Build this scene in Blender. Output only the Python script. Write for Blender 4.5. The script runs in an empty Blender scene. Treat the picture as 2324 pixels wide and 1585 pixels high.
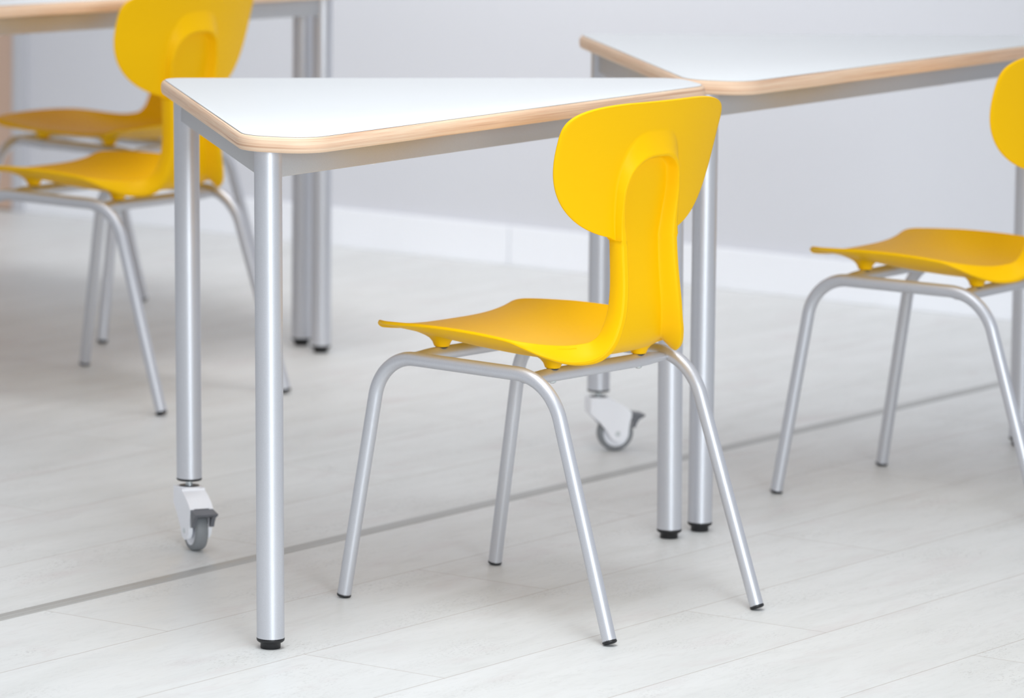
import bpy, bmesh, math, random
from mathutils import Vector, Matrix
random.seed(7)
C = bpy.context.scene.collection
PI = math.pi

# ------------------------------------------------------------------ materials
def new_mat(name):
    m = bpy.data.materials.new(name); m.use_nodes = True
    nt = m.node_tree
    return m, nt, nt.nodes['Principled BSDF']

def simple(name, col, rough=.5, metal=0., spec=.5, bump=None, coat=0.):
    m, nt, b = new_mat(name)
    b.inputs['Base Color'].default_value = (*col, 1)
    b.inputs['Roughness'].default_value = rough
    b.inputs['Metallic'].default_value = metal
    b.inputs['Specular IOR Level'].default_value = spec
    b.inputs['Coat Weight'].default_value = coat
    if bump:
        sc, st, dist = bump
        tc = nt.nodes.new('ShaderNodeTexCoord')
        n = nt.nodes.new('ShaderNodeTexNoise'); n.inputs['Scale'].default_value = sc
        n.inputs['Detail'].default_value = 3
        bp = nt.nodes.new('ShaderNodeBump'); bp.inputs['Strength'].default_value = st
        bp.inputs['Distance'].default_value = dist
        nt.links.new(tc.outputs['Object'], n.inputs['Vector'])
        nt.links.new(n.outputs['Fac'], bp.inputs['Height'])
        nt.links.new(bp.outputs['Normal'], b.inputs['Normal'])
    return m

class NT:
    """small helper to write node maths"""
    def __init__(s, nt): s.nt = nt
    def node(s, t, **kw):
        n = s.nt.nodes.new(t)
        for k, v in kw.items(): setattr(n, k, v)
        return n
    def link(s, a, b): s.nt.links.new(a, b)
    def put(s, sock, v):
        if isinstance(v, (int, float)): sock.default_value = v
        elif isinstance(v, tuple): sock.default_value = v
        else: s.link(v, sock)
    def m(s, op, a, b=0., c=None, clamp=False):
        n = s.node('ShaderNodeMath', operation=op); n.use_clamp = clamp
        s.put(n.inputs[0], a); s.put(n.inputs[1], b)
        if c is not None: s.put(n.inputs[2], c)
        return n.outputs[0]
    def mixc(s, f, a, b):
        n = s.node('ShaderNodeMix', data_type='RGBA')
        s.put(n.inputs[0], f); s.put(n.inputs[6], a); s.put(n.inputs[7], b)
        return n.outputs[2]
    def ramp(s, v, lo, hi, a=0., b=1.):
        n = s.node('ShaderNodeMapRange'); n.clamp = True
        s.put(n.inputs[0], v); n.inputs[1].default_value = lo; n.inputs[2].default_value = hi
        n.inputs[3].default_value = a; n.inputs[4].default_value = b
        return n.outputs[0]
    def comb(s, x, y, z):
        n = s.node('ShaderNodeCombineXYZ')
        for i, v in enumerate((x, y, z)): s.put(n.inputs[i], v)
        return n.outputs[0]
    def noise(s, vec, scale, detail=4, rough=.55, dist=0.):
        n = s.node('ShaderNodeTexNoise'); s.link(vec, n.inputs['Vector'])
        n.inputs['Scale'].default_value = scale; n.inputs['Detail'].default_value = detail
        n.inputs['Roughness'].default_value = rough; n.inputs['Distortion'].default_value = dist
        return n.outputs['Fac']

PLANK_W, PLANK_L, SEAM_N, SEAM_U = .2455, 1.22, 4.388, 5.463
STRIP_LO, STRIP_HI = 4.6187, 4.650

def floor_material():
    m, nt, b = new_mat('whitewashed_planks'); N = NT(nt)
    tc = N.node('ShaderNodeTexCoord'); sp = N.node('ShaderNodeSeparateXYZ')
    N.link(tc.outputs['Object'], sp.inputs[0]); u, v = sp.outputs[0], sp.outputs[1]
    far = N.m('GREATER_THAN', v, (STRIP_LO + STRIP_HI) / 2)
    off = N.m('MULTIPLY_ADD', far, 4.884 - SEAM_N - 2 * PLANK_W, SEAM_N)
    r = N.m('DIVIDE', N.m('SUBTRACT', v, off), PLANK_W)
    row = N.m('FLOOR', r); fr = N.m('FRACT', r)
    odd = N.m('FLOORED_MODULO', row, 2.)                       # row 0 holds the joint at SEAM_U
    uu = N.m('DIVIDE', N.m('SUBTRACT', N.m('SUBTRACT', u, SEAM_U), N.m('MULTIPLY', odd, .612)), PLANK_L)
    col = N.m('FLOOR', uu); fu = N.m('FRACT', uu)
    dv = N.m('MULTIPLY', N.m('MINIMUM', fr, N.m('SUBTRACT', 1., fr)), PLANK_W)
    du = N.m('MULTIPLY', N.m('MINIMUM', fu, N.m('SUBTRACT', 1., fu)), PLANK_L)
    d = N.m('MINIMUM', dv, du)
    seam = N.ramp(d, .0005, .0014, 1., 0.)
    wn = N.node('ShaderNodeTexWhiteNoise'); wn.noise_dimensions = '2D'
    N.link(N.comb(row, col, 0.), wn.inputs['Vector']); rnd = wn.outputs['Value']
    # grain space: stretched along the plank, shifted for every plank
    g = N.comb(N.m('MULTIPLY_ADD', rnd, 37., N.m('MULTIPLY', u, .22)), v, N.m('MULTIPLY', rnd, 11.))
    n1 = N.noise(g, 26., 6, .6, .6)
    n2 = N.noise(g, 7., 4, .55, 1.2)
    n3 = N.noise(g, 150., 3, .6, .2)
    patch = N.ramp(N.noise(N.comb(N.m('MULTIPLY_ADD', rnd, 19., N.m('MULTIPLY', u, .45)), v, 3.), 9., 3, .5, .3), .50, .64)
    dots = N.ramp(N.noise(N.comb(N.m('MULTIPLY', u, .35), v, rnd), 330., 2, .6), .575, .65)
    speck = N.m('MULTIPLY', patch, dots)
    pink = N.ramp(N.noise(N.comb(N.m('MULTIPLY_ADD', rnd, 53., N.m('MULTIPLY', u, .35)), v, 8.), 11., 4, .6, .5), .55, .72)
    c = N.mixc(N.ramp(n2, .35, .68), (.735, .745, .745, 1), (.685, .695, .69, 1))
    c = N.mixc(N.ramp(n1, .52, .78, 0., .30), c, (.56, .56, .555, 1))
    c = N.mixc(N.m('MULTIPLY', pink, .35), c, (.60, .54, .545, 1))
    c = N.mixc(N.ramp(n3, .54, .74, 0., .20), c, (.47, .47, .465, 1))
    c = N.mixc(N.m('MULTIPLY', speck, .42), c, (.33, .32, .31, 1))
    c = N.mixc(N.m('MULTIPLY', seam, .62), c, (.36, .30, .26, 1))
    N.link(c, b.inputs['Base Color'])
    b.inputs['Specular IOR Level'].default_value = .4
    N.link(N.ramp(n1, .3, .8, .36, .5), b.inputs['Roughness'])
    bp = N.node('ShaderNodeBump'); bp.inputs['Strength'].default_value = .25; bp.inputs['Distance'].default_value = .0006
    hgt = N.m('SUBTRACT', N.m('MULTIPLY', n3, .4), N.m('MULTIPLY', seam, 1.4))
    N.link(hgt, bp.inputs['Height']); N.link(bp.outputs['Normal'], b.inputs['Normal'])
    return m

def ply_material():
    m, nt, b = new_mat('birch_plywood_edge'); N = NT(nt)
    tc = N.node('ShaderNodeTexCoord'); sp = N.node('ShaderNodeSeparateXYZ')
    N.link(tc.outputs['Object'], sp.inputs[0]); x, y, z = sp.outputs
    warp = N.noise(N.comb(x, y, 0.), 5., 2, .5)
    zz = N.m('MULTIPLY_ADD', warp, .0012, z)
    # thin layers: bands across the thickness, streaked along the edge
    lay = N.m('FLOOR', N.m('DIVIDE', zz, .0021))
    wn = N.node('ShaderNodeTexWhiteNoise'); wn.noise_dimensions = '1D'; N.link(lay, wn.inputs['W'])
    fib = N.noise(N.comb(N.m('MULTIPLY', x, 8.), N.m('MULTIPLY', y, 8.), N.m('MULTIPLY', zz, 700.)), 1., 5, .65)
    fib2 = N.noise(N.comb(N.m('MULTIPLY', x, 2.4), N.m('MULTIPLY', y, 2.4), N.m('MULTIPLY', zz, 230.)), 1., 3, .5)
    c = N.mixc(N.ramp(wn.outputs['Value'], .1, .9), (.90, .65, .46, 1), (.80, .50, .33, 1))
    c = N.mixc(N.ramp(fib, .40, .66, 0., .8), c, (.95, .76, .58, 1))
    c = N.mixc(N.ramp(fib2, .54, .68, 0., .7), c, (.55, .29, .17, 1))
    gl = N.m('FRACT', N.m('DIVIDE', zz, .0021))
    glue = N.ramp(N.m('ABSOLUTE', N.m('SUBTRACT', gl, .5)), .40, .49, 0., .35)
    c = N.mixc(glue, c, (.52, .27, .15, 1))
    gap = N.noise(N.comb(N.m('MULTIPLY', x, 24.), N.m('MULTIPLY', y, 24.), N.m('MULTIPLY', lay, 3.7)), 1., 2, .5)
    thin = N.ramp(N.m('ABSOLUTE', N.m('SUBTRACT', gl, .5)), .10, .26, 1., 0.)
    c = N.mixc(N.m('MULTIPLY', N.ramp(gap, .745, .76, 0., .9), thin), c, (.05, .03, .03, 1))
    N.link(c, b.inputs['Base Color'])
    b.inputs['Roughness'].default_value = .5
    b.inputs['Specular IOR Level'].default_value = .35
    return m

def silver_material(name, col, rough):
    m, nt, b = new_mat(name); N = NT(nt)
    tc = N.node('ShaderNodeTexCoord')
    n = N.noise(tc.outputs['Object'], 1400., 2, .6)
    c = N.mixc(N.ramp(n, .35, .7), (*[q * .93 for q in col], 1), (*[min(1, q * 1.05) for q in col], 1))
    N.link(c, b.inputs['Base Color'])
    b.inputs['Metallic'].default_value = .68; b.inputs['Roughness'].default_value = rough
    bp = N.node('ShaderNodeBump'); bp.inputs['Strength'].default_value = .12; bp.inputs['Distance'].default_value = .0003
    N.link(n, bp.inputs['Height']); N.link(bp.outputs['Normal'], b.inputs['Normal'])
    return m

M = dict(
    floor=floor_material(), ply=ply_material(),
    silver=silver_material('silver_paint', (.655, .665, .71), .43),
    rail=silver_material('silver_paint_rail', (.60, .605, .62), .42),
    yellow=simple('yellow_plastic', (.995, .56, .001), .45, spec=.12, bump=(900., .05, .0002)),
    laminate=simple('white_laminate', (.88, .91, .93), .30, spec=.4),
    line=simple('dark_glue_line', (.10, .09, .09), .6),
    black=simple('black_plastic', (.012, .012, .014), .42),
    tyre=simple('grey_rubber', (.23, .24, .255), .55),
    white=simple('white_plastic', (.92, .93, .98), .4),
    zinc=simple('zinc_plated_steel', (.72, .76, .78), .28, 1.),
    pedal=simple('dark_grey_plastic', (.14, .145, .165), .45),
    wall=simple('grey_wall_paint', (.66, .67, .715), .8, spec=.2, bump=(120., .08, .0008)),
    board=simple('white_baseboard', (.88, .90, .95), .45),
    strip=simple('aluminium_strip', (.46, .46, .45), .42, .3),
    door=simple('light_wood_door', (.60, .43, .34), .55, spec=.3, bump=(30., .05, .001)),
    frame=simple('grey_door_frame', (.55, .56, .60), .5),
)

# ------------------------------------------------------------------ mesh helpers
def link(name, bm, mats, parent=None, smooth=True, angle=None):
    me = bpy.data.meshes.new(name)
    bmesh.ops.recalc_face_normals(bm, faces=bm.faces)
    bm.to_mesh(me); bm.free()
    for mt in (mats if isinstance(mats, (list, tuple)) else [mats]): me.materials.append(mt)
    if smooth:
        for p in me.polygons: p.use_smooth = True
        if angle: me.set_sharp_from_angle(angle=math.radians(angle))
    o = bpy.data.objects.new(name, me); C.objects.link(o)
    if parent: o.parent = parent
    return o

def empty(name, loc, rz, label, cat, group=None):
    o = bpy.data.objects.new(name, None); C.objects.link(o)
    o.empty_display_size = .1
    o.location = loc; o.rotation_euler = (0, 0, rz)
    o['label'] = label; o['category'] = cat
    if group: o['group'] = group
    return o

def structure(o):
    o['kind'] = 'structure'; return o

def box(bm, x0, x1, y0, y1, z0, z1, mi=0):
    v = [bm.verts.new(p) for p in ((x0, y0, z0), (x1, y0, z0), (x1, y1, z0), (x0, y1, z0), (x0, y0, z1), (x1, y0, z1), (x1, y1, z1), (x0, y1, z1))]
    fs = []
    for q in ((0, 3, 2, 1), (4, 5, 6, 7), (0, 1, 5, 4), (1, 2, 6, 5), (2, 3, 7, 6), (3, 0, 4, 7)):
        f = bm.faces.new([v[i] for i in q]); f.material_index = mi; fs.append(f)
    return v

def bevel_all(bm, w, seg=2):
    bmesh.ops.bevel(bm, geom=list(bm.edges), offset=w, segments=seg, affect='EDGES', profile=.5)

def sweep(bm, pts, rad, n=24, cap0=False, cap1=False, flat=None, mi=0):
    """tube along pts; rad a number or list; flat: list of (scale_side, scale_up) per point"""
    pts = [Vector(p) for p in pts]
    N = len(pts); rad = rad if isinstance(rad, (list, tuple)) else [rad] * N
    tang = []
    for i in range(N):
        a = pts[max(i - 1, 0)]; b = pts[min(i + 1, N - 1)]
        tang.append((b - a).normalized())
    up = Vector((0, 0, 1))
    if abs(tang[0].dot(up)) > .9: up = Vector((0, 1, 0))
    side = tang[0].cross(up).normalized(); rings = []
    for i in range(N):
        t = tang[i]
        side = (side - t * side.dot(t)).normalized(); u2 = side.cross(t).normalized()
        s1, s2 = flat[i] if flat else (1, 1)
        rings.append([bm.verts.new(pts[i] + side * math.cos(k * 2 * PI / n) * rad[i] * s1 + u2 * math.sin(k * 2 * PI / n) * rad[i] * s2) for k in range(n)])
    for i in range(N - 1):
        for k in range(n):
            f = bm.faces.new((rings[i][k], rings[i][(k + 1) % n], rings[i + 1][(k + 1) % n], rings[i + 1][k])); f.material_index = mi
    if cap0: bm.faces.new(rings[0][::-1]).material_index = mi
    if cap1: bm.faces.new(rings[-1]).material_index = mi
    return rings

def lathe(bm, prof, n=32, centre=(0, 0, 0), axis=None, mi=0):
    """prof: list of (r, z)"""
    M3 = Matrix.Identity(3) if axis is None else Vector((0, 0, 1)).rotation_difference(Vector(axis)).to_matrix()
    c = Vector(centre); rings = []
    for r, z in prof:
        if r < 1e-6: rings.append([bm.verts.new(c + M3 @ Vector((0, 0, z)))])
        else: rings.append([bm.verts.new(c + M3 @ Vector((r * math.cos(k * 2 * PI / n), r * math.sin(k * 2 * PI / n), z))) for k in range(n)])
    for a, b in zip(rings, rings[1:]):
        for k in range(n):
            q = [a[k % len(a)], a[(k + 1) % len(a)], b[(k + 1) % len(b)], b[k % len(b)]]
            q2 = []
            for v in q:
                if v not in q2: q2.append(v)
            if len(q2) > 2: bm.faces.new(q2).material_index = mi

def lerp_table(tab, x):
    if x <= tab[0][0]: return tab[0][1]
    for (a, p), (b, q) in zip(tab, tab[1:]):
        if x <= b: return p + (q - p) * (x - a) / (b - a)
    return tab[-1][1]

def catmull(pts, per):
    out = []
    P = [pts[0]] + list(pts) + [pts[-1]]
    for i in range(1, len(P) - 2):
        p0, p1, p2, p3 = P[i - 1], P[i], P[i + 1], P[i + 2]
        for k in range(per):
            t = k / per
            out.append(tuple(.5 * ((2 * b) + (-a + c) * t + (2 * a - 5 * b + 4 * c - d) * t * t + (-a + 3 * b - 3 * c + d) * t ** 3) for a, b, c, d in zip(p0, p1, p2, p3)))
    out.append(tuple(pts[-1]))
    return out

# ------------------------------------------------------------------ chair
# local frame: +x towards the front of the seat, +y the side nearest the camera, z up, origin between the rear feet
FW, FL, KXF, KXR, KY, KH = .1794, .5045, .4476, .1290, .167, .3723
TR = .0105

def smooth01(t):
    t = max(0., min(1., t)); return t * t * (3 - 2 * t)

def plate_x(y, z):
    return .0866 - .183 * (z - .68) - .853 * (z - .68) ** 2 + .884 * y * y - .998 * y * y * (z - .68)

def ridge_foot(z):
    az = min(1., max(0., z - .62) / .106)
    return lerp_table([(.566, .0643), (.60, .0667), (.64, .0685)], z) * (1 - az ** 3.1) ** (1 / 3.1)

def bulge(y, z):
    """the channel between the ridges stands a little forward of the plate"""
    return lerp_table([(.566, .0085), (.60, .0075), (.64, .0055), (.69, .0030), (.72, .0)], z) * smooth01((max(ridge_foot(z), .03) + .014 - abs(y)) / .014)

def oval_x(y, z):
    return plate_x(y, z) + bulge(y, z)

OZC, OHT, OHB, OHW, OB0 = .7127, .0567, .1472, .1883, .5655
def oval_hw(z):
    if z >= OZC:
        q = min(1., (z - OZC) / OHT); return OHW * (1 - q ** 3.75) ** (1 / 3.75)
    q = min(1., (OZC - z) / OHB); return OHW * (1 - q ** 2.47) ** (1 / 2.47)

# rows: x, z (centre line), half width, edge rise, flange depth at the edge
SEAT_ROWS = [
    (.4600, .4050, .140, .011, .0000), (.4570, .4085, .158, .013, .0000), (.4500, .4095, .168, .0145, .0000), (.4350, .4085, .1765, .0165, .0),
    (.4100, .4050, .1805, .0215, .0), (.3700, .3985, .182, .0300, .0), (.3200, .3925, .182, .0365, .0),
    (.2700, .3890, .182, .0390, .0), (.2300, .3875, .1815, .0385, .0), (.1950, .3875, .179, .0355, .0005),
    (.1700, .3895, .1690, .0305, .006), (.1510, .3925, .1490, .0245, .014), (.1350, .3970, .1240, .0185, .022),
    (.1225, .4035, .1040, .0140, .0275), (.1125, .4125, .0890, .0095, .0300), (.1058, .4260, .0795, .0065, .0290),
    (.1022, .4430, .0735, .0050, .0270), (.1000, .4650, .0685, .0042, .0255), (.1004, .4900, .0650, .0037, .0243),
    (.1020, .5150, .0632, .0035, .0234), (.1036, .5400, .0627, .0034, .0226), (.1046, .5600, .0627, .0034, .0220),
]
SEXP = 3.2
PLATE = .0052

def arch_T(y, z):
    """depth of the moulded rib behind the plate: a ridge that runs up both sides and closes in an arch"""
    zc = .62; hw = lerp_table([(.566, .0643), (.60, .0667), (.64, .0685)], z); ht = .106
    ay = abs(y) / hw; az = max(0., z - zc) / ht
    rho = (ay ** 3.1 + az ** 3.1) ** (1 / 3.1)
    q = (1 - rho) * hw                                         # distance inside the outer foot of the ridge
    ramp = lerp_table([(.566, .0004), (.575, .0016), (.60, .0030), (.64, .0050), (.67, .0100), (.70, .0215)], z)
    bl = bulge(y, z); crest = lerp_table([(.566, .0140), (.585, .0125), (.65, .0125), (.70, .0150)], z)
    flat = lerp_table([(.566, .0095), (.585, .0068), (.62, .0035)], z); drop = lerp_table([(.566, .0110), (.62, .0075)], z)
    if q <= 0: return bl
    if q < ramp: return bl + crest * (q / ramp) ** .85
    q -= ramp
    if q < flat: return bl + crest
    return (bl + crest) * (1 - smooth01((q - flat) / drop))

def stem_T(y, hw, fl):
    """flange profile across one seat/stem row; fl = flange depth"""
    q = hw - abs(y)
    if fl <= 0: return 0.
    if q < .002: return fl * (.95 + .05 * smooth01(q / .002))
    if q < .0085: return fl
    return fl * (1 - smooth01((q - .0085) / .011))

NCOL = 2 * 75 + 1
def columns(z, hw, fl):
    """column positions across one row, gathered where the ridge turns"""
    if fl is not None:                                          # seat and stem rows
        b = [hw, hw - .0003, hw - .002, hw - .0085, hw - .0195, 0.]
    else:
        az = min(1., max(0., z - .62) / .103)
        y0 = ridge_foot(z)
        y0 = min(max(y0, .040), hw - .0003)
        ramp = lerp_table([(.566, .0004), (.575, .0016), (.60, .0030), (.64, .0050), (.67, .0100), (.70, .0215)], z)
        flat = lerp_table([(.566, .0095), (.585, .0068), (.62, .0035)], z); drop = lerp_table([(.566, .0110), (.62, .0075)], z)
        k = min(1., y0 * .8 / (ramp + flat + drop))
        b = [hw, y0, y0 - ramp * k, y0 - (ramp + flat) * k, y0 - (ramp + flat + drop) * k, 0.]
    half = []
    for (p, q), n in zip(zip(b, b[1:]), (24, 8, 4, 12, 27)):
        half += [p + (q - p) * i / n for i in range(n)]
    pos = [y / hw for y in half]
    return [-v for v in pos] + [0.] + pos[::-1]

def shell_rows(bm, rows, NV, T, cap_first, cap_last):
    """rows: list of dict(P(v)->Vector, nrm Vector fn, y(v)); builds a closed loop of verts per row"""
    loops = []
    for r in rows:
        vs = columns(r['z'], r['hw'], r['fl'])
        fr = [r['P'](v) for v in vs]; nm = [r['n'](v) for v in vs]; hw = r['hw']
        th = [PLATE + r['T'](v) for v in vs]
        back = [p - n * t for p, n, t in zip(fr, nm, th)]
        # rounded rim: pull first/last front+back points slightly
        e = .0016
        loop = [bm.verts.new(p) for p in fr]
        out = Vector((0, 1, 0))
        for side, idx in ((1, -1), (-1, 0)):
            t = th[idx]; p, n = fr[idx], nm[idx]
            rim = [p + out * side * e * .75 - n * min(e, t * .25), p + out * side * e - n * t * .5, p + out * side * e * .75 - n * (t - min(e, t * .25))]
            if side == 1:
                loop += [bm.verts.new(q) for q in rim]; loop += [bm.verts.new(p) for p in reversed(back)]
            else:
                loop += [bm.verts.new(q) for q in reversed(rim)]
        loops.append(loop)
    n = len(loops[0])
    for a, b in zip(loops, loops[1:]):
        for k in range(n): bm.faces.new((a[k], a[(k + 1) % n], b[(k + 1) % n], b[k]))
    def cap(loop):
        # bridge front and back points column by column
        L = NCOL; fr = loop[:L]; rimR = loop[L:L + 3]; bk = list(reversed(loop[L + 3:2 * L + 3])); rimL = loop[2 * L + 3:]
        for k in range(L - 1): bm.faces.new((fr[k], fr[k + 1], bk[k + 1], bk[k]))
        bm.faces.new([fr[-1]] + rimR + [bk[-1]]); bm.faces.new([bk[0]] + rimL + [fr[0]])
    if cap_first: cap(loops[0])
    if cap_last: cap(loops[-1])

def EX(x, z):
    return 2.0 + (SEXP - 2.0) * (1 - smooth01((z - .40) / .06)) if x < .2 else SEXP

def build_shell(chair):
    dense = catmull(SEAT_ROWS, 7)
    C2 = [Vector((r[0], 0, r[1])) for r in dense]
    rows = []
    for i, r in enumerate(dense):
        t = (C2[min(i + 1, len(C2) - 1)] - C2[max(i - 1, 0)]).normalized()
        nrm = Vector((-t.z, 0, t.x))                          # up for the seat, forward for the stem
        if i < len(C2) * .5 and nrm.z < 0: nrm = -nrm
        if i >= len(C2) * .5 and nrm.x < 0: nrm = -nrm
        x, z, hw, rise, fl = r
        def P(v, x=x, z=z, hw=hw, rise=rise, nrm=nrm): return Vector((x, v * hw, z)) + nrm * rise * abs(v) ** EX(x, z)
        def n(v, nrm=nrm, rise=rise, hw=hw, x=x, z=z):
            ex = EX(x, z); s = ex * rise * abs(v) ** (ex - 1) / hw * (1 if v > 0 else -1)
            return (nrm + Vector((0, -s, 0))).normalized()
        rows.append(dict(P=P, n=n, hw=hw, T=lambda v, hw=hw, fl=fl: stem_T(v * hw, hw, fl), x=x, z=z, fl=fl))
    split = next(i for i, r in enumerate(rows) if r['z'] > .430 and r['x'] < .11)
    bm = bmesh.new(); shell_rows(bm, rows[:split + 1], 72, None, True, False)
    seat = link('seat', bm, M['yellow'], chair)
    # backrest: stem, then the oval plate
    rows2 = rows[split:]
    zs = []
    z = .5660
    last = rows2[-1]
    hs = [.5664 + .0003 * k for k in range(8)] + [.5690 + .0010 * k for k in range(10)]
    while hs[-1] < .756: hs.append(hs[-1] + .0026)
    hs += [.7585, .7610, .7630, .7648, .7662, .7674, .7683, .7689]
    zlo = OB0
    for zz in hs:
        hwo = oval_hw(zz)
        hw = max(hwo, .0628 + max(0., (zz - .5664)) * 2. if zz < .572 else 0)
        k = smooth01((zz - .560) / .03)
        def P(v, zz=zz, hw=hw):
            y = v * hw
            return Vector((oval_x(y, zz), y, zz))
        def n(v, zz=zz, hw=hw):
            y = v * hw; e = .001
            dy = (plate_x(y + e, zz) - plate_x(y - e, zz)) / (2 * e); dz = (plate_x(y, zz + e) - plate_x(y, zz - e)) / (2 * e)
            return Vector((1, -dy, -dz)).normalized()
        rows2.append(dict(P=P, n=n, hw=hw, T=lambda v, zz=zz, hw=hw: arch_T(v * hw, zz), x=0, z=zz, fl=None))
    bm = bmesh.new(); shell_rows(bm, rows2, 150, None, False, True)
    back = link('backrest', bm, M['yellow'], chair)
    return seat, back

def arc_path(p0, k, p1, r, n=12):
    """straight from p0 towards the corner k, a bend, then straight to p1; returns the points"""
    p0, k, p1 = Vector(p0), Vector(k), Vector(p1)
    a = (p0 - k).normalized(); b = (p1 - k).normalized()
    A = k + a * r; B = k + b * r
    out = [p0]
    ang = a.angle(b); rad = r * math.tan(ang / 2)
    cen = k + (a + b).normalized() * (r / math.cos(ang / 2))
    va = A - cen; vb = B - cen; tot = va.angle(vb)
    for i in range(n + 1):
        t = i / n
        out.append(cen + (va * math.sin((1 - t) * tot) + vb * math.sin(t * tot)) / math.sin(tot))
    out.append(p1)
    return out

def row_at(x):
    """centre height, half width and edge rise of the seat at depth x"""
    for a, b in zip(SEAT_ROWS, SEAT_ROWS[1:]):
        if a[0] >= x >= b[0]:
            t = (a[0] - x) / (a[0] - b[0]); return [a[i] + (b[i] - a[i]) * t for i in (1, 2, 3)]
    return [SEAT_ROWS[0][i] for i in (1, 2, 3)]

def build_chair():
    ch = empty('school_chair', (0, 0, 0), 0, '', 'chair')
    seat, back = build_shell(ch)
    # legs and rails
    for sy in (1, -1):
        for front in (True, False):
            foot = Vector((FL if front else 0., FW * sy, 0.)); K = Vector((KXF if front else KXR, KY * sy, KH))
            end = Vector((.365 if front else .205, KY * sy, KH))
            d = (foot - K).normalized()
            tilt = math.sqrt(max(0, 1 - d.z ** 2))
            p_end = foot - d * (TR * tilt * .80 + .0042)       # where the cap starts
            path = arc_path(end, K, p_end, .062, 16)
            # denser straight
            bm = bmesh.new(); sweep(bm, path, TR, 28)
            leg = link('leg', bm, M['silver'], ch)
            bm = bmesh.new()
            L = (foot - p_end).length
            a = p_end - d * .001
            sweep(bm, [a, p_end + d * .0002, p_end + d * .0004, p_end + d * .0022, p_end + d * .0038, p_end + d * .0046], [TR * 1.0, TR * 1.0, TR * 1.03, TR * 1.03, TR * .90, TR * .6], 28, True, True)
            bmesh.ops.translate(bm, verts=bm.verts, vec=(0, 0, -min(v.co.z for v in bm.verts)))
            link('foot_cap', bm, M['black'], leg)
        bm = bmesh.new(); sweep(bm, [(.205, KY * sy, KH), (.285, KY * sy, KH), (.365, KY * sy, KH)], TR, 28)
        link('side_rail', bm, M['silver'], ch)
    # cross bars: flattened where they meet the rails
    for x, zb in ((.176, .3655), (.395, .3725)):
        bm = bmesh.new(); pts, fl = [], []
        for k in range(25):
            y = -KY + 2 * KY * k / 24; pts.append((x, y, zb))
            e = smooth01((KY - abs(y)) / .055)
            fl.append((1.22 - .22 * e, .62 + .38 * e))
        sweep(bm, pts, TR * .98, 28, True, True, flat=fl)
        bar = link('cross_bar', bm, M['silver'], ch)
        for sy in (1, -1):
            by = .103 if x < .3 else .092
            bm = bmesh.new(); lathe(bm, [(0, -.0036), (.0035, -.0034), (.0052, -.002), (.0055, 0), (.0055, .002)], 20, (x, by * sy, zb - TR * .98 * .93 + .0005))
            link('screw', bm, M['zinc'], bar)
    # moulded bosses under the seat standing on the bars
    for x, zb, by in ((.176, .3655, .103), (.395, .3725, .092)):
        for sy in (1, -1):
            zt = zb + TR * .95
            bm = bmesh.new()
            prof = [(0., 0.), (.0095, 0.), (.0112, .0008), (.0120, .0026), (.0142, .0080), (.0190, .0135), (.0265, .0180), (.037, .0225), (.050, .0270), (.058, .0400)]
            k = 1.
            n = 32; rings = []
            for r, z in prof:
                if r == 0: rings.append([bm.verts.new((x, by * sy, zt))]); continue
                ring = []
                for i in range(n):
                    a = i * 2 * PI / n
                    px, py = x + r * math.cos(a) * (1.0 if x > .3 else 1.), by * sy + r * math.sin(a)
                    px = max(px, .128); h = row_at(px); py = max(-h[1] + .003, min(h[1] - .003, py))
                    lim = h[0] + h[2] * (abs(py) / h[1]) ** SEXP - .0044
                    ring.append(bm.verts.new((px, py, min(zt + z * k, lim))))
                rings.append(ring)
            for a, b in zip(rings, rings[1:]):
                for i in range(n):
                    q = [a[i % len(a)], a[(i + 1) % len(a)], b[(i + 1) % n], b[i]]
                    q2 = []
                    for v in q:
                        if v not in q2: q2.append(v)
                    bm.faces.new(q2)
            boss = link('mounting_boss', bm, M['yellow'], seat)
            bm = bmesh.new(); lathe(bm, [(0, -.0008), (.0088, -.0008), (.0092, 0.), (.0088, .0006), (0, .0006)], 24, (x, by * sy, zt - .0006))
            link('washer', bm, M['black'], seat)
    return ch

def copy_tree(o, parent=None):
    c = o.copy(); C.objects.link(c); c.parent = parent
    for k in list(o.children): copy_tree(k, c)
    return c

CHAIRS = [
    ((.2437, 7.0895), 2.4693, 'sharp yellow plastic chair with silver tube legs pulled up to the front white triangular table'),
    ((0.9492, 8.0974), 2.5560, 'yellow chair cut off by the right edge of the photo, at the right white table'),
    ((-.5521, 9.0523), 2.5094, 'blurred yellow chair behind the front table, its tall backrest rising above the white tabletop'),
    ((-.6710, 10.2988), 4.0401, 'farthest yellow chair, dim seat seen under the rear left table, backrest hidden'),
]
proto = build_chair()
for i, ((x, y), rz, lab) in enumerate(CHAIRS):
    o = proto if i == 0 else copy_tree(proto)
    o.location = (x, y, 0); o.rotation_euler = (0, 0, rz)
    o['label'] = lab; o['category'] = 'chair'; o['group'] = 'yellow school chairs'

# ------------------------------------------------------------------ triangular tables
TA, D1, D2, HT = .7758, .0467, .0784, .735
TTHK = .0235
LEGR = .0197

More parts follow.
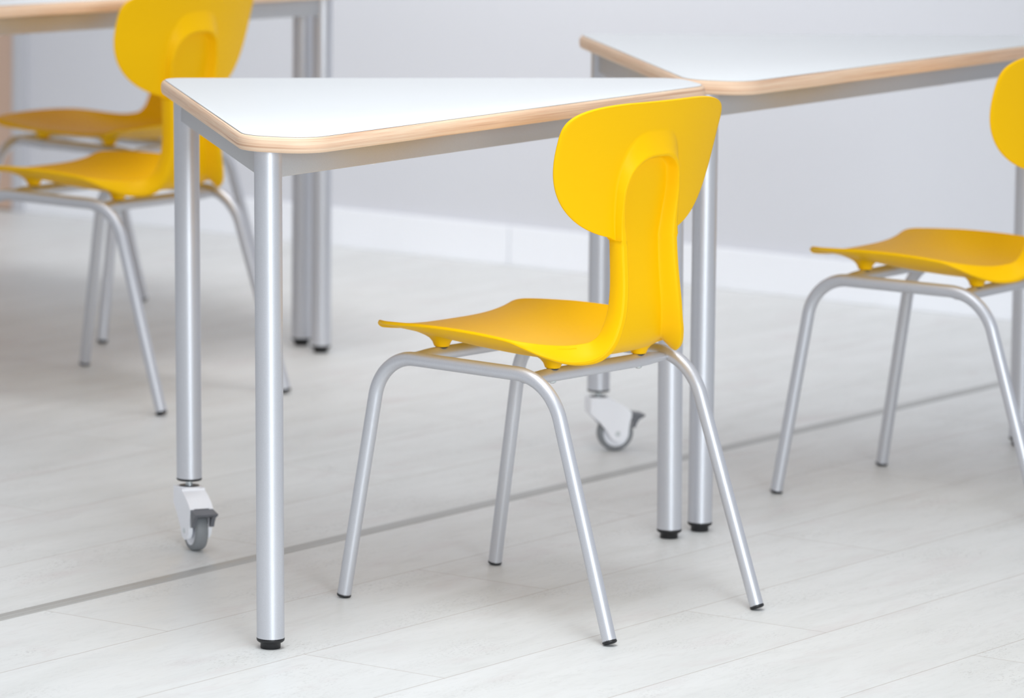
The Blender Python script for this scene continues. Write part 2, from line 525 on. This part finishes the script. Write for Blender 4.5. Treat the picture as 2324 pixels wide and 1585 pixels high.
def top_outline():
    """right-angled triangle with its right corner rounded and both sharp corners cut off"""
    k = TA + D2 * math.sqrt(2)
    A, B, Cc = Vector((-D1, -D1)), Vector((k + D1, -D1)), Vector((-D1, k + D1))
    # the two sharp corners are cut by a facet: first point on the short edge, second on the long edge
    p1, p2 = Vector((.795, -D1)), Vector((.842, .0447))
    q1, q2 = Vector((-D1, .794)), Vector((.080, .8067))
    pts = [(A, .040), (p1, .060), (p2, .060), (q2, .060), (q1, .060)]
    out = []
    n = len(pts)
    for i in range(n):
        p, r = pts[i]; a = (pts[i - 1][0] - p).normalized(); b = (pts[(i + 1) % n][0] - p).normalized()
        ang = a.angle(b); t = min(r / math.tan(ang / 2), .045)
        rr = t * math.tan(ang / 2)
        cen = p + (a + b).normalized() * (rr / math.sin(ang / 2))
        va, vb = (p + a * t) - cen, (p + b * t) - cen; tot = va.angle(vb)
        for q in range(9):
            s = q / 8
            out.append(cen + (va * math.sin((1 - s) * tot) + vb * math.sin(s * tot)) / math.sin(tot))
    return out

OUT = top_outline()
def offset_outline(pts, d):
    n = len(pts); res = []
    for i in range(n):
        a = (pts[i] - pts[i - 1]); b = (pts[(i + 1) % n] - pts[i])
        if a.length < 1e-7: a = b
        if b.length < 1e-7: b = a
        t = (a.normalized() + b.normalized()).normalized()
        res.append(pts[i] + Vector((t.y, -t.x)) * d)
    return res

def loft(bm, layers, mis, cap_bottom=True, cap_top=True):
    rings = [[bm.verts.new((p.x, p.y, z)) for p in offset_outline(OUT, d)] for d, z in layers]
    n = len(OUT)
    for j, (a, b) in enumerate(zip(rings, rings[1:])):
        for i in range(n): bm.faces.new((a[i], a[(i + 1) % n], b[(i + 1) % n], b[i])).material_index = mis
    if cap_bottom: bm.faces.new(rings[0][::-1]).material_index = mis
    if cap_top: bm.faces.new(rings[-1]).material_index = mis

def build_top(t):
    bm = bmesh.new(); z1 = HT - .0012; z0 = HT - TTHK; prof = []
    for k in range(13):
        a = -PI / 2 + PI * k / 12
        prof.append((-.0065 + .0065 * abs(math.cos(a)) ** .75, (z0 + z1) / 2 + (z1 - z0) / 2 * math.sin(a)))
    loft(bm, prof, 0)
    top = link('tabletop', bm, M['ply'], t, angle=50)
    bm = bmesh.new(); loft(bm, [(-.0060, z1 - .0003), (-.0056, z1 + .0003)], 0)
    link('glue_line', bm, M['line'], top, angle=40)
    bm = bmesh.new(); loft(bm, [(-.0062, z1 + .0002), (-.0064, z1 + .0009), (-.0072, z1 + .0012)], 0)
    link('laminate_surface', bm, M['laminate'], top, angle=40)

def build_caster(leg, x, y, heading):
    """swivel caster under a table leg; heading = direction from the swivel to the wheel"""
    H = Matrix.Rotation(heading, 4, 'Z'); T = Matrix.Translation((x, y, 0)) @ H
    def fin(bm, name, mat, parent, angle=35):
        bm.transform(T); return link(name, bm, mat, parent, angle=angle)
    R, tx, zc = .0325, .032, .0325
    # housing: outline in the x-z plane given a width
    bm = bmesh.new()
    sil = [(-.0190, .0960), (.0190, .0960), (.0200, .0925), (.0330, .0870), (.0500, .0770), (.0570, .0700), (.0570, .0620), (.0540, .0520), (.0530, .0420), (.0510, .0300), (.0440, .0210), (.0340, .0180), (.0230, .0210), (.0160, .0300), (.0120, .0380), (-.0020, .0540), (-.0190, .0700)]
    for s in (1, -1):
        y0, y1 = s * .0125, s * .0192
        v0 = [bm.verts.new((a, y0, b)) for a, b in sil]; v1 = [bm.verts.new((a, y1, b)) for a, b in sil]
        bm.faces.new(v0); bm.faces.new(v1[::-1])
        for k in range(len(sil)): bm.faces.new((v0[k], v0[(k + 1) % len(sil)], v1[(k + 1) % len(sil)], v1[k]))
    # bridge over the wheel
    arch = [(-.0188, .0958), (.0188, .0958), (.0200, .0923), (.0330, .0868), (.0500, .0768), (.0560, .0700), (.0430, .0690), (.0300, .0760), (.0130, .0700), (.0010, .0600), (-.0040, .0560), (-.0188, .0705)]
    v0 = [bm.verts.new((a, -.0130, b)) for a, b in arch]; v1 = [bm.verts.new((a, .0130, b)) for a, b in arch]
    bm.faces.new(v0); bm.faces.new(v1[::-1])
    for k in range(len(arch)): bm.faces.new((v0[k], v0[(k + 1) % len(arch)], v1[(k + 1) % len(arch)], v1[k]))
    lathe(bm, [(0, .0860), (.0192, .0860), (.0196, .0880), (.0196, .0955), (.0184, .0975), (0, .0975)], 32)
    cas = fin(bm, 'caster', M['white'], leg, 30)
    bm = bmesh.new(); lathe(bm, [(0, .0970), (.0062, .0970), (.0062, .1010), (.0050, .1015), (.0050, .1080), (0, .1080)], 24)
    fin(bm, 'spindle', M['zinc'], cas)
    bm = bmesh.new(); lathe(bm, [(0, .0968), (.0158, .0968), (.0154, .0982), (0, .0986)], 32)
    fin(bm, 'swivel_ring', M['pedal'], cas)
    bm = bmesh.new()
    lathe(bm, [(.0235, -.0098), (.0262, -.0106), (.0300, -.0098), (.0318, -.0070), (R, 0.), (.0318, .0070), (.0300, .0098), (.0262, .0106), (.0235, .0098), (.0235, -.0098)], 48, (tx, 0, zc), (0, 1, 0))
    fin(bm, 'wheel', M['tyre'], cas, 50)
    bm = bmesh.new()
    lathe(bm, [(0, -.0112), (.0060, -.0112), (.0070, -.0085), (.0205, -.0080), (.0236, -.0098), (.0238, .0098), (.0205, .0080), (.0070, .0085), (.0060, .0112), (0, .0112)], 40, (tx, 0, zc), (0, 1, 0))
    fin(bm, 'wheel_hub', M['white'], cas, 40)
    for s in (1, -1):
        bm = bmesh.new(); lathe(bm, [(0, .0204), (.0035, .0202), (.0046, .0192), (.0046, .0185)], 20, (tx, 0, zc), (0, s, 0))
        fin(bm, 'axle_cap', M['zinc'], cas)
    # brake pedal: a lip behind the wheel with two side cheeks
    bm = bmesh.new()
    lip = [(.0540, .0695), (.0760, .0660), (.0830, .0650), (.0810, .0622), (.0720, .0575), (.0670, .0500), (.0640, .0420), (.0600, .0430), (.0600, .0540), (.0560, .0620)]
    for y0, y1 in ((-.0185, -.0120), (.0120, .0185)):
        v0 = [bm.verts.new((a, y0, b)) for a, b in lip]; v1 = [bm.verts.new((a, y1, b)) for a, b in lip]
        bm.faces.new(v0); bm.faces.new(v1[::-1])
        for k in range(len(lip)): bm.faces.new((v0[k], v0[(k + 1) % len(lip)], v1[(k + 1) % len(lip)], v1[k]))
    lip2 = [(.0540, .0695), (.0760, .0660), (.0830, .0650), (.0810, .0622), (.0730, .0590), (.0560, .0640)]
    v0 = [bm.verts.new((a, -.0122, b)) for a, b in lip2]; v1 = [bm.verts.new((a, .0122, b)) for a, b in lip2]
    bm.faces.new(v0); bm.faces.new(v1[::-1])
    for k in range(len(lip2)): bm.faces.new((v0[k], v0[(k + 1) % len(lip2)], v1[(k + 1) % len(lip2)], v1[k]))
    fin(bm, 'brake_pedal', M['pedal'], cas, 30)

def build_table(loc, rz, label, heading, offs=((0, 0), (0, 0), (0, 0)), lean=(0, 0), cap=True):
    t = empty('triangular_table', (loc[0], loc[1], 0), rz, label, 'table', 'white triangular classroom tables')
    build_top(t)
    zt = HT - TTHK
    base = [(0, 0), (TA, 0), (0, TA)]
    Rm = Matrix.Rotation(-rz, 2)
    ln = Rm @ Vector(lean)
    tops = []
    for i, (b, o) in enumerate(zip(base, offs)):
        ow = Rm @ Vector(o); bx, by = b[0] + ow.x, b[1] + ow.y
        tx, ty = bx + ln.x, by + ln.y; tops.append(Vector((tx, ty)))
        zb = .110 if i == 0 else .0150
        f = zb / zt
        p0 = (bx + ln.x * f, by + ln.y * f, zb); bm = bmesh.new()
        sweep(bm, [p0, (tx, ty, zt + .001)], LEGR, 48, True, True)
        leg = link('leg', bm, M['silver'], t, angle=40)
        if i == 0:
            bm = bmesh.new(); lathe(bm, [(0, .1065), (.0188, .1065), (.0199, .1078), (.0199, .1102), (0, .1102)], 40, (p0[0], p0[1], 0))
            link('foot_cap', bm, M['black'], leg, angle=40)
            build_caster(leg, p0[0], p0[1], heading - rz)
        else:
            bm = bmesh.new()
            lathe(bm, [(0, 0), (.0138, 0), (.0144, .0008), (.0144, .0078), (.0150, .0088), (.0178, .0095), (.0196, .0112), (.0200, .0130), (.0200, .0150), (.0196, .0155), (0, .0155)], 40, (p0[0], p0[1], 0))
            link('foot_cap', bm, M['black'], leg, angle=40)
    for i, j in ((0, 1), (1, 2), (2, 0)):
        a, b = tops[i], tops[j]; d = (b - a).normalized(); n = Vector((-d.y, d.x))
        L = (b - a).length
        bm = bmesh.new(); box(bm, LEGR * .75, L - LEGR * .75, -.0100, .0100, zt - .0395, zt - .0004); bevel_all(bm, .0016, 2)
        bm.transform(Matrix.Translation((a.x, a.y, 0)) @ Matrix.Rotation(math.atan2(d.y, d.x), 4, 'Z'))
        r = link('apron_rail', bm, M['rail'], t, angle=35)
        for s in ((.235, .70) if (i, j) == (1, 2) else (.3,)):
            q = a + d * (L * s)
            bm = bmesh.new(); lathe(bm, [(0, -.0022), (.0050, -.0018), (.0062, -.0004), (.0062, .0008), (0, .0008)], 20, (q.x, q.y, zt - .0395))
            link('screw', bm, M['white'], r)
    return t

build_table((-.5235, 7.6438), -1.3576, 'nearest white triangular table with birch plywood edge, its front leg in sharp focus', math.radians(-66),
            offs=((.0042, -.0009), (.0076, .0034), (.0034, -.0081)), lean=(-.0125, 0))
build_table((.1331, 8.6207), -1.3720, 'right white triangular table behind the front chair, its tabletop running off the right edge', math.radians(16),
            offs=((0, 0), (.003, .007), (0, 0)), lean=(-.007, 0))
build_table((-1.1798, 9.7011), -1.5386, 'rear left white table whose front edge and grey rail show at the top left corner', math.radians(40), lean=(-.006, 0))
build_table((-1.2229, 9.7971), .0322, 'farthest white table, only its dim leg shows left of the rear pair of legs', math.radians(120), lean=(-.006, 0))

# ------------------------------------------------------------------ the room (frame turned to follow the planks)
TH = .9662206
def room_obj(name, bm, mat, **kw):
    o = link(name, bm, mat, smooth=False, **kw); o.rotation_euler = (0, 0, TH); return structure(o)
WALL = 9.13
bm = bmesh.new(); box(bm, -6, WALL + .2, -6, 14, -.05, 0); room_obj('floor', bm, M['floor'])
bm = bmesh.new()
prof = [(STRIP_LO, .0), (STRIP_LO + .002, .0014), (STRIP_LO + .009, .0020), (STRIP_LO + .010, .0014), (STRIP_LO + .012, .0014), (STRIP_LO + .013, .0020), (STRIP_HI - .002, .0015), (STRIP_HI, .0)]
v0 = [bm.verts.new((-6, y, z)) for y, z in prof]; v1 = [bm.verts.new((WALL, y, z)) for y, z in prof]
for k in range(len(prof) - 1): bm.faces.new((v0[k], v0[k + 1], v1[k + 1], v1[k]))
bm.faces.new(v0); bm.faces.new(v1[::-1]); bm.faces.new([v0[0], v1[0], v1[-1], v0[-1]])
room_obj('trim_1', bm, M['strip'])
DN = 7.795                                                    # where the door frame begins
bm = bmesh.new(); box(bm, WALL, WALL + .15, -6, 14, 0, 3.0); room_obj('wall_back', bm, M['wall'])
for nm, a, b_ in (('baseboard_back', -6, 6.3455), ('baseboard_back', 6.3485, DN - .012)):
    bm = bmesh.new(); box(bm, WALL - .014, WALL, a, b_, 0, .090); bevel_all(bm, .002, 2); room_obj(nm, bm, M['board'])
bm = bmesh.new(); box(bm, WALL - .030, WALL + .001, DN - .012, DN + .012, 0, 2.1); box(bm, WALL - .030, WALL + .001, DN + .93, DN + .954, 0, 2.1); box(bm, WALL - .030, WALL + .001, DN + .012, DN + .93, 2.076, 2.1)
room_obj('trim_2', bm, M['frame'])
bm = bmesh.new(); box(bm, WALL - .022, WALL + .001, DN + .012, DN + .93, .004, 2.076); room_obj('door_1', bm, M['door'])

# ------------------------------------------------------------------ light
w = bpy.data.worlds.new('world'); bpy.context.scene.world = w; w.use_nodes = True
nt = w.node_tree; N = NT(nt); bg = nt.nodes['Background']
tc = N.node('ShaderNodeTexCoord'); sp = N.node('ShaderNodeSeparateXYZ'); N.link(tc.outputs['Generated'], sp.inputs[0])
up = N.ramp(sp.outputs[2], -.1, .7)
colw = N.mixc(up, (.62, .63, .66, 1), (.95, .97, 1.0, 1))
N.link(colw, bg.inputs['Color']); bg.inputs['Strength'].default_value = .57

def area(name, loc, target, sx, sy, power, col=(1, 1, 1)):
    l = bpy.data.lights.new(name, 'AREA'); l.shape = 'RECTANGLE'; l.size = sx; l.size_y = sy; l.energy = power; l.color = col
    o = bpy.data.objects.new(name, l); C.objects.link(o); o.location = loc
    o.rotation_euler = (Vector(target) - Vector(loc)).to_track_quat('-Z', 'Y').to_euler()
    return o
area('window_light', (2.4, -.6, 2.0), (.2, 6.6, .5), 1.8, 1.8, 245, (.88, .96, 1.0))
def overhead_fill(loc, target, sx, sy, power, spread, col=(1, .995, .985)):  # added lamps overhead, unseen, that shape the brightness falloff
    o = area('added_fill_light', loc, target, sx, sy, power, col); o.data.spread = math.radians(spread)
overhead_fill((-.05, 6.4, 2.6), (-.05, 6.4, 0), .60, 5.4, 8, 110)  # added long lamp: bright centre column, sides fall off like a vignette
overhead_fill((-.42, 9.1, 2.5), (-.32, 10.9, .70), 1.0, .8, 17, 110)  # added lamp that washes the middle of the back wall
overhead_fill((-.12, 6.1, 2.9), (-.14, 6.3, 0), 1.3, 1.4, 14, 105, (.93, .98, 1.0))  # added lamp that lifts the foreground chair and the floor around it

# ------------------------------------------------------------------ camera
cam = bpy.data.cameras.new('camera'); co = bpy.data.objects.new('camera', cam); C.objects.link(co)
R_ = Vector((0.9998001260314898, 0.002975743417387682, 0.01977000097448153))
U_ = Vector((-0.019992698352576794, 0.14881176073754562, 0.9886634168809799))
F_ = Vector((0.0, 0.98886106446624, -0.14884151028088452))
mw = Matrix(((R_.x, U_.x, -F_.x, 0), (R_.y, U_.y, -F_.y, 0), (R_.z, U_.z, -F_.z, 1.460692694), (0, 0, 0, 1)))
co.matrix_world = mw
cam.sensor_fit = 'HORIZONTAL'; cam.sensor_width = 36.; cam.lens = 11229.4052 * 36 / 2324
cam.shift_x = -27.54 / 2324; cam.shift_y = 20.41 / 2324
cam.clip_start = .1; cam.clip_end = 100
cam.dof.use_dof = True; cam.dof.focus_distance = 6.98; cam.dof.aperture_fstop = 5.4
sc = bpy.context.scene; sc.camera = co
sc.view_settings.view_transform = 'Standard'; sc.view_settings.look = 'None'
sc.view_settings.gamma = 1.; sc.view_settings.use_curve_mapping = False
sc.view_settings.exposure = .17
